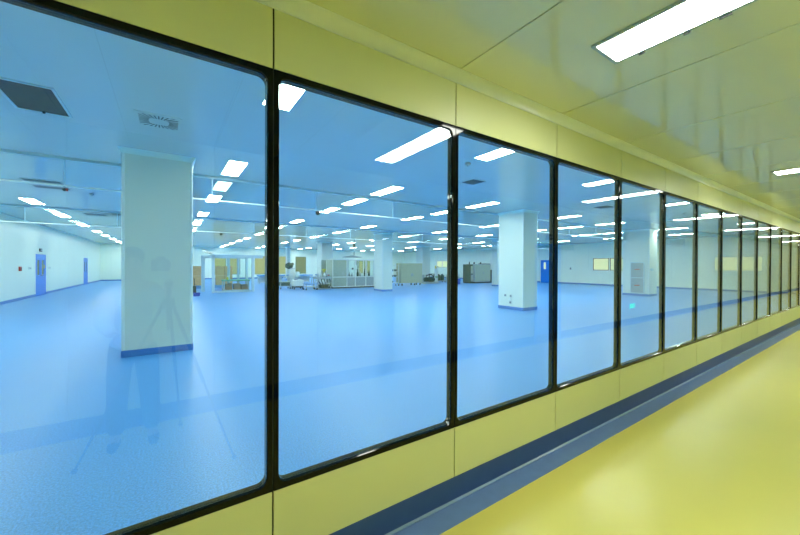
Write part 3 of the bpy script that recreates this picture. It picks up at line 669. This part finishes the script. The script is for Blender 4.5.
# beige cabinet
r = T('beige_cabinet', 'wide beige machine cabinet on castors, beside the pillar', 'cabinet', (16.42, 22.95, 0))
MB().bx(-1.08, 1.08, -0.35, 0.35, 0.2, 1.8).build('body', 'beige', r, bev=0.02); 
for a, b in ((-1.02, -0.01), (0.01, 1.02)):
    d_ = MB().bx(a, b, -0.365, -0.35, 0.26, 1.74).build('door', 'beige', r, bev=0.006)
MB().cyl((0, -0.365, 0.86), (0, -0.40, 0.86), 0.13, 22).build('hand_wheel', 'grey', r)
for sx in (-0.9, 0.35, 0.9):
    for sy in (-0.25, 0.25): wheel(r, sx, sy, 0.085)
# pump skid
r = T('pump_skid', 'dark pump skid of motors and pipes in front of a distant pillar', 'pump', (19.5, 24.2, 0))
MB().bx(-0.7, 0.75, -0.4, 0.4, 0.0, 0.14).build('base', 'steel', r)
for x, y, rr, l in ((-0.4, -0.15, 0.17, 0.5), (0.15, -0.1, 0.2, 0.55), (0.5, 0.15, 0.15, 0.4)):
    mm = MB(); mm.cyl((x-l/2, y, 0.38), (x+l/2, y, 0.38), rr, 18); 
    for q in range(6): mm.cyl((x-l/2+0.04+q*l/6.5, y, 0.38), (x-l/2+0.06+q*l/6.5, y, 0.38), rr+0.025, 18)
    mm.build('motor', 'dgreen', r)
mm = MB(); mm.tube([(-0.5, -0.2, 0.45), (-0.5, -0.2, 0.75), (0.0, -0.2, 0.82), (0.3, -0.2, 0.7), (0.3, -0.2, 0.4)], 0.05); mm.tube([(0.1, 0.1, 0.4), (0.1, 0.1, 0.85), (0.65, 0.1, 0.85), (0.65, 0.1, 0.2)], 0.045); mm.build('pipework', 'dark', r)
MB().bx(-0.65, -0.45, 0.1, 0.3, 0.14, 0.8).build('control_box', 'grey', r, bev=0.01); MB().bx(0.55, 0.72, -0.35, -0.2, 0.5, 0.68).build('junction_box', 'green', r)
r = T('signal_tower', 'slim grey machine column with a yellow top by the pump skid', 'machine', (20.75, 24.7, 0))
MB().bx(-0.25, 0.25, -0.2, 0.2, 0, 0.12).build('foot', 'steel', r, bev=0.01); MB().bx(-0.13, 0.13, -0.12, 0.12, 0.12, 1.35).build('body', 'alu', r, bev=0.02); MB().cyl((-0.1, 0, 1.35), (-0.1, 0, 1.62), 0.06).build('beacon', 'yellow', r); MB().tube([(0.05, 0, 1.35), (0.1, 0, 1.55), (0.3, 0, 1.5)], 0.025).build('arm', 'dgreen', r)
r = T('drum_trolley', 'row of dark motors on a low frame below the small bright windows', 'machine', (21.6, 25.3, 0))
MB().bx(-0.75, 0.7, -0.3, 0.3, 0.12, 0.2).build('frame', 'steel', r)
for x in (-0.5, -0.05, 0.4): MB().lathe((x, 0, 0.2), [(0.17, 0), (0.2, 0.15), (0.2, 0.4), (0.12, 0.55), (0.05, 0.62)], 16).build('motor', 'dgreen', r)
for x in (-0.65, 0.6): wheel(r, x, -0.2, 0.06); wheel(r, x, 0.2, 0.06)
# table and steel machine behind the third pane
r = T('side_table', 'low table with pale top and apparatus beside the grey steel machine', 'table', (23.1, 24.9, 0))
MB().bx(-0.7, 0.5, -0.4, 0.4, 0.78, 0.83).build('table_top', 'white', r, bev=0.008)
for x in (-0.62, 0.42):
    for y in (-0.33, 0.33): MB().bx(x-0.025, x+0.025, y-0.025, y+0.025, 0, 0.78).build('leg', 'steel', r)
MB().bx(-0.6, 0.4, -0.3, 0.3, 0.25, 0.55).build('drawer_box', 'sage', r, bev=0.01)
r = T('balance', 'small dark apparatus on the low pale-topped table', 'instrument', (22.9, 24.9, 0.83)); MB().bx(-0.15, 0.15, -0.12, 0.12, 0, 0.22).build('body', 'dgreen', r, bev=0.02); MB().bx(-0.12, 0.12, -0.1, 0.1, 0.24, 0.26).build('pan', 'steel', r); MB().cyl((0, 0, 0.22), (0, 0, 0.24), 0.03).build('stem', 'steel', r)
r = T('steel_machine', 'grey steel machine cabinet with dark knobs on top, behind the third pane', 'machine', (24.38, 22.9, 0))
MB().bx(-1.0, 1.1, -0.55, 0.55, 0.0, 0.12).build('plinth', 'dark', r); MB().bx(-1.0, 1.1, -0.58, 0.58, 0.12, 1.78).build('body', 'grey', r, bev=0.03)
MB().bx(-0.96, 1.06, -0.592, -0.58, 0.2, 1.7).build('front_panel', 'sage', r, bev=0.005); MB().cyl((0.1, -0.592, 0.95), (0.1, -0.63, 0.95), 0.1, 20).build('port', 'grey', r)
MB().bx(0.55, 1.1, -0.5, 0.5, 1.78, 1.84).build('top_cover', 'dgreen', r)
for x in (-0.85, 0.0): MB().cyl((x, -0.3, 1.78), (x+0.05, -0.3, 1.95), 0.07).build('knob', 'dark', r)
r = T('steel_machine_side', 'darker greenish unit added as the side face of the grey steel machine', 'machine', (23.2, 23.05, 0))  # added unit, its dark green stands for the steel machine's darker side face
MB().bx(-0.16, 0.16, -0.5, 0.5, 0.1, 1.75).build('body', 'dgreen', r, bev=0.04); MB().bx(-0.13, 0.13, -0.515, -0.5, 0.9, 1.6).build('upper_panel', 'sage', r); MB().bx(-0.13, 0.13, -0.515, -0.5, 0.18, 0.8).build('lower_panel', 'grey', r)
MB().cyl((0, -0.2, 1.75), (0, -0.2, 2.0), 0.05).build('vent_stub', 'dgreen', r); MB().bx(-0.14, 0.14, -0.45, 0.45, 0, 0.1).build('plinth', 'dark', r)
r = T('service_post', 'slim upright service post with white upper part beside the steel machine', 'post', (25.75, 22.45, 0)); MB().bx(-0.14, 0.14, -0.14, 0.14, 0, 1.25).build('base', 'dgreen', r, bev=0.01); MB().bx(-0.09, 0.09, -0.09, 0.09, 1.25, 2.25).build('upper_post', 'white', r, bev=0.01)

# ------------------------------------------------------------------ tripod under the camera (its legs show in the glass)
r = T('camera_tripod', 'black camera tripod whose legs are mirrored faintly in the first pane', 'tripod', (0, -0.06, 0))
for fx, fy in ((-0.60, -0.02), (0.45, 0.44), (0.10, -0.50)):
    l = MB().cyl((fx*0.06, fy*0.06, 1.28), (fx*0.55, fy*0.55, 0.62), 0.014, 10).cyl((fx*0.55, fy*0.55, 0.62), (fx, fy, 0.02), 0.009, 10).build('leg', 'black', r)
    MB().ball((fx, fy, 0.02), 0.02).build('rubber_foot', 'dark', l)
MB().cyl((0, 0, 1.05), (0, 0, 1.42), 0.016).build('centre_post', 'black', r); MB().cyl((0, 0, 1.24), (0, 0, 1.32), 0.045).build('collar', 'black', r); MB().ball((0, 0, 1.45), 0.035).build('ball_head', 'black', r)

FW = Vector((0.559, 0.829, 0)); SD = Vector((0.829, -0.559, 0))
r = T('photo_camera', 'black camera on the tripod, mirrored faintly over the broad pillar', 'camera', (-0.045, -0.075, EYE-0.055), rz=math.atan2(-0.559, 0.829))
MB().bx(-0.068, 0.068, -0.045, 0.005, 0, 0.10).build('body', 'black', r, bev=0.012, seg=3); MB().bx(-0.028, 0.028, -0.04, 0.01, 0.095, 0.125).build('viewfinder_hump', 'black', r, bev=0.01)
MB().lathe((0, 0, 0), [(0.036, 0), (0.038, 0.02), (0.036, 0.05), (0.034, 0.06)], 24).build('lens', 'black', r, loc=(0, 0.005, 0.05)).rotation_euler = (-PI/2, 0, 0)
MB().bx(-0.05, 0.05, -0.045, -0.047, 0.015, 0.075).build('rear_screen', 'dark', r)
# photographer standing behind the tripod (only a faint reflection in the glass)
def skin(name, pts, edges, m, parent, sub=2):
    me = bpy.data.meshes.new(name); me.from_pydata([p[:3] for p in pts], edges, []); me.update()
    o = bpy.data.objects.new(name, me); COL.objects.link(o); o.parent = parent; me.materials.append(M[m])
    md = o.modifiers.new('skin', 'SKIN'); md.use_smooth_shade = True
    for i, p in enumerate(pts):
        v = me.skin_vertices[0].data[i]; q = p[3]; v.radius = q if isinstance(q, tuple) else (q, q); v.use_root = (i == 0)
    sb = o.modifiers.new('smooth', 'SUBSURF'); sb.levels = sub; sb.render_levels = sub
    return o
M['skin_tone'] = mat('skin_tone', (0.55, 0.34, 0.24), 0.5); M['trouser'] = mat('dark_trousers', (0.012, 0.014, 0.02), 0.8); M['jacket'] = mat('pale_jacket', (0.50, 0.50, 0.44), 0.8); M['hair'] = mat('black_hair', (0.012, 0.010, 0.009), 0.6)
r = T('person', 'person in dark trousers behind the tripod, a faint reflection in the first pane', 'person', (-0.26, -0.40, 0))
B = [(0,0,0.95,(0.125,0.095)), (0,-0.005,1.12,(0.115,0.085)), (0,-0.01,1.30,(0.135,0.095)), (0,0,1.42,(0.085,0.07)), (0,0.015,1.50,0.052), (0,0.03,1.57,(0.068,0.082)), (0,0.035,1.66,(0.072,0.092)), (0,0.025,1.73,(0.05,0.06)),
     (-0.17,-0.01,1.40,0.055), (-0.23,0.0,1.12,0.042), (-0.15,0.17,1.02,0.034), (-0.09,0.24,1.05,0.024), (0.17,-0.01,1.40,0.055), (0.25,0.02,1.16,0.042), (0.26,0.24,1.30,0.034), (0.255,0.305,1.40,0.024),
     (-0.09,0,0.86,0.085), (-0.11,0.01,0.50,0.058), (-0.125,-0.02,0.10,0.04), (-0.135,0.10,0.045,0.04), (0.09,0,0.86,0.085), (0.115,0.01,0.50,0.058), (0.135,-0.02,0.10,0.04), (0.15,0.10,0.045,0.04)]
E_ = [(0,1),(1,2),(2,3),(3,4),(4,5),(5,6),(6,7),(3,8),(8,9),(9,10),(10,11),(3,12),(12,13),(13,14),(14,15),(0,16),(16,17),(17,18),(18,19),(0,20),(20,21),(21,22),(22,23)]
skin('body', B, E_, 'skin_tone', r)
J = [(0,0,0.98,(0.15,0.115)), (0,-0.005,1.12,(0.145,0.11)), (0,-0.01,1.30,(0.155,0.115)), (0,0,1.42,(0.11,0.09)), (-0.17,-0.01,1.40,0.072), (-0.23,0.0,1.12,0.058), (-0.17,0.13,1.04,0.048), (0.17,-0.01,1.40,0.072), (0.25,0.02,1.16,0.058), (0.26,0.21,1.28,0.046)]
skin('jacket', J, [(0,1),(1,2),(2,3),(3,4),(4,5),(5,6),(3,7),(7,8),(8,9)], 'jacket', r)
P_ = [(0,0,0.97,(0.14,0.11)), (-0.09,0,0.84,0.105), (-0.11,0.01,0.50,0.085), (-0.125,-0.02,0.09,0.07), (0.09,0,0.84,0.105), (0.115,0.01,0.50,0.085), (0.135,-0.02,0.09,0.07)]
skin('trousers', P_, [(0,1),(1,2),(2,3),(0,4),(4,5),(5,6)], 'trouser', r)
for sx in (-0.135, 0.148): skin('shoe', [(sx*0.95,-0.05,0.045,0.045), (sx,0.06,0.045,0.048), (sx*1.03,0.15,0.035,0.036)], [(0,1),(1,2)], 'dark', r)
h = MB(); h.ball((0, 0.015, 1.685), 0.088, 0.95, 1.08, 1.0); h.build('hair', 'hair', r)
h = MB(); h.ball((-0.026, 0.118, 1.645), 0.012).ball((0.026, 0.118, 1.645), 0.012); h.build('eyes', 'dark', r)
h = MB(); h.cyl((0, 0.11, 1.645), (0, 0.135, 1.61), 0.008, 10, 0.014); h.build('nose', 'skin_tone', r)
h = MB(); h.ball((0, 0.112, 1.575), 0.022, 1, 0.4, 0.3); h.build('mouth', 'red', r)
for sx, (hx, hy, hz), (dx, dy, dz) in ((-1, (-0.09, 0.24, 1.05), (0.5, 0.8, 0.15)), (1, (0.255, 0.305, 1.40), (0.1, 0.5, 0.85))):
    d = Vector((dx, dy, dz)).normalized(); sd = d.cross(Vector((0, 0, 1))).normalized(); c0 = Vector((hx, hy, hz)); nn = sd.cross(d)
    for i in range(4):
        L = (0.072, 0.080, 0.076, 0.060)[i]; a0 = c0 + sd*(i-1.5)*0.019 - d*0.01; a1 = c0 + sd*(i-1.5)*0.021 + d*0.045; a2 = a1 + d*L*0.5 - nn*0.012; a3 = a2 + d*L*0.35 - nn*0.03
        skin('finger', [(*a0, 0.011), (*a1, 0.0095), (*a2, 0.009), (*a3, 0.0075)], [(0,1),(1,2),(2,3)], 'skin_tone', r, 1)
    t0 = c0 - sd*sx*-0.02 ; t1 = t0 + sd*sx*-0.0 - nn*0.02 + d*0.02 + sd*(-0.03*sx); t2 = t1 + d*0.03
    skin('thumb', [(*c0, 0.013), (*t1, 0.011), (*t2, 0.009)], [(0,1),(1,2)], 'skin_tone', r, 1)

# ------------------------------------------------------------------ camera
F_PX = 343.26; th, pi_, ro = 0.977370117, -5.542e-3, 3.836e-3
f = Vector((math.cos(th)*math.cos(pi_), math.sin(th)*math.cos(pi_), math.sin(pi_)))
rt = f.cross(Vector((0, 0, 1))).normalized(); up = rt.cross(f)
r2 = rt*math.cos(ro) + up*math.sin(ro); u2 = -rt*math.sin(ro) + up*math.cos(ro)
cam = bpy.data.cameras.new('camera'); co = bpy.data.objects.new('camera', cam); COL.objects.link(co)
cam.sensor_fit = 'HORIZONTAL'; cam.sensor_width = 36; cam.lens = F_PX*36/800; cam.clip_start = 0.02; cam.clip_end = 200
Mx = Matrix((r2, u2, -f)).transposed().to_4x4(); Mx.translation = (0, 0, EYE); co.matrix_world = Mx
S.camera = co

# ------------------------------------------------------------------ world and render look
w = bpy.data.worlds.new('world'); S.world = w; w.use_nodes = True
w.node_tree.nodes['Background'].inputs[0].default_value = (0.5, 0.6, 0.65, 1); w.node_tree.nodes['Background'].inputs[1].default_value = 0.0
c = S.cycles
c.max_bounces = 10; c.diffuse_bounces = 6; c.glossy_bounces = 5; c.transparent_max_bounces = 32; c.transmission_bounces = 6
c.caustics_reflective = False; c.caustics_refractive = False; c.sample_clamp_indirect = 8.0
c.use_denoising = True
S.view_settings.view_transform = 'Standard'; S.view_settings.look = 'None'; S.view_settings.gamma = 1; S.view_settings.use_curve_mapping = False
S.view_settings.exposure = 0.0
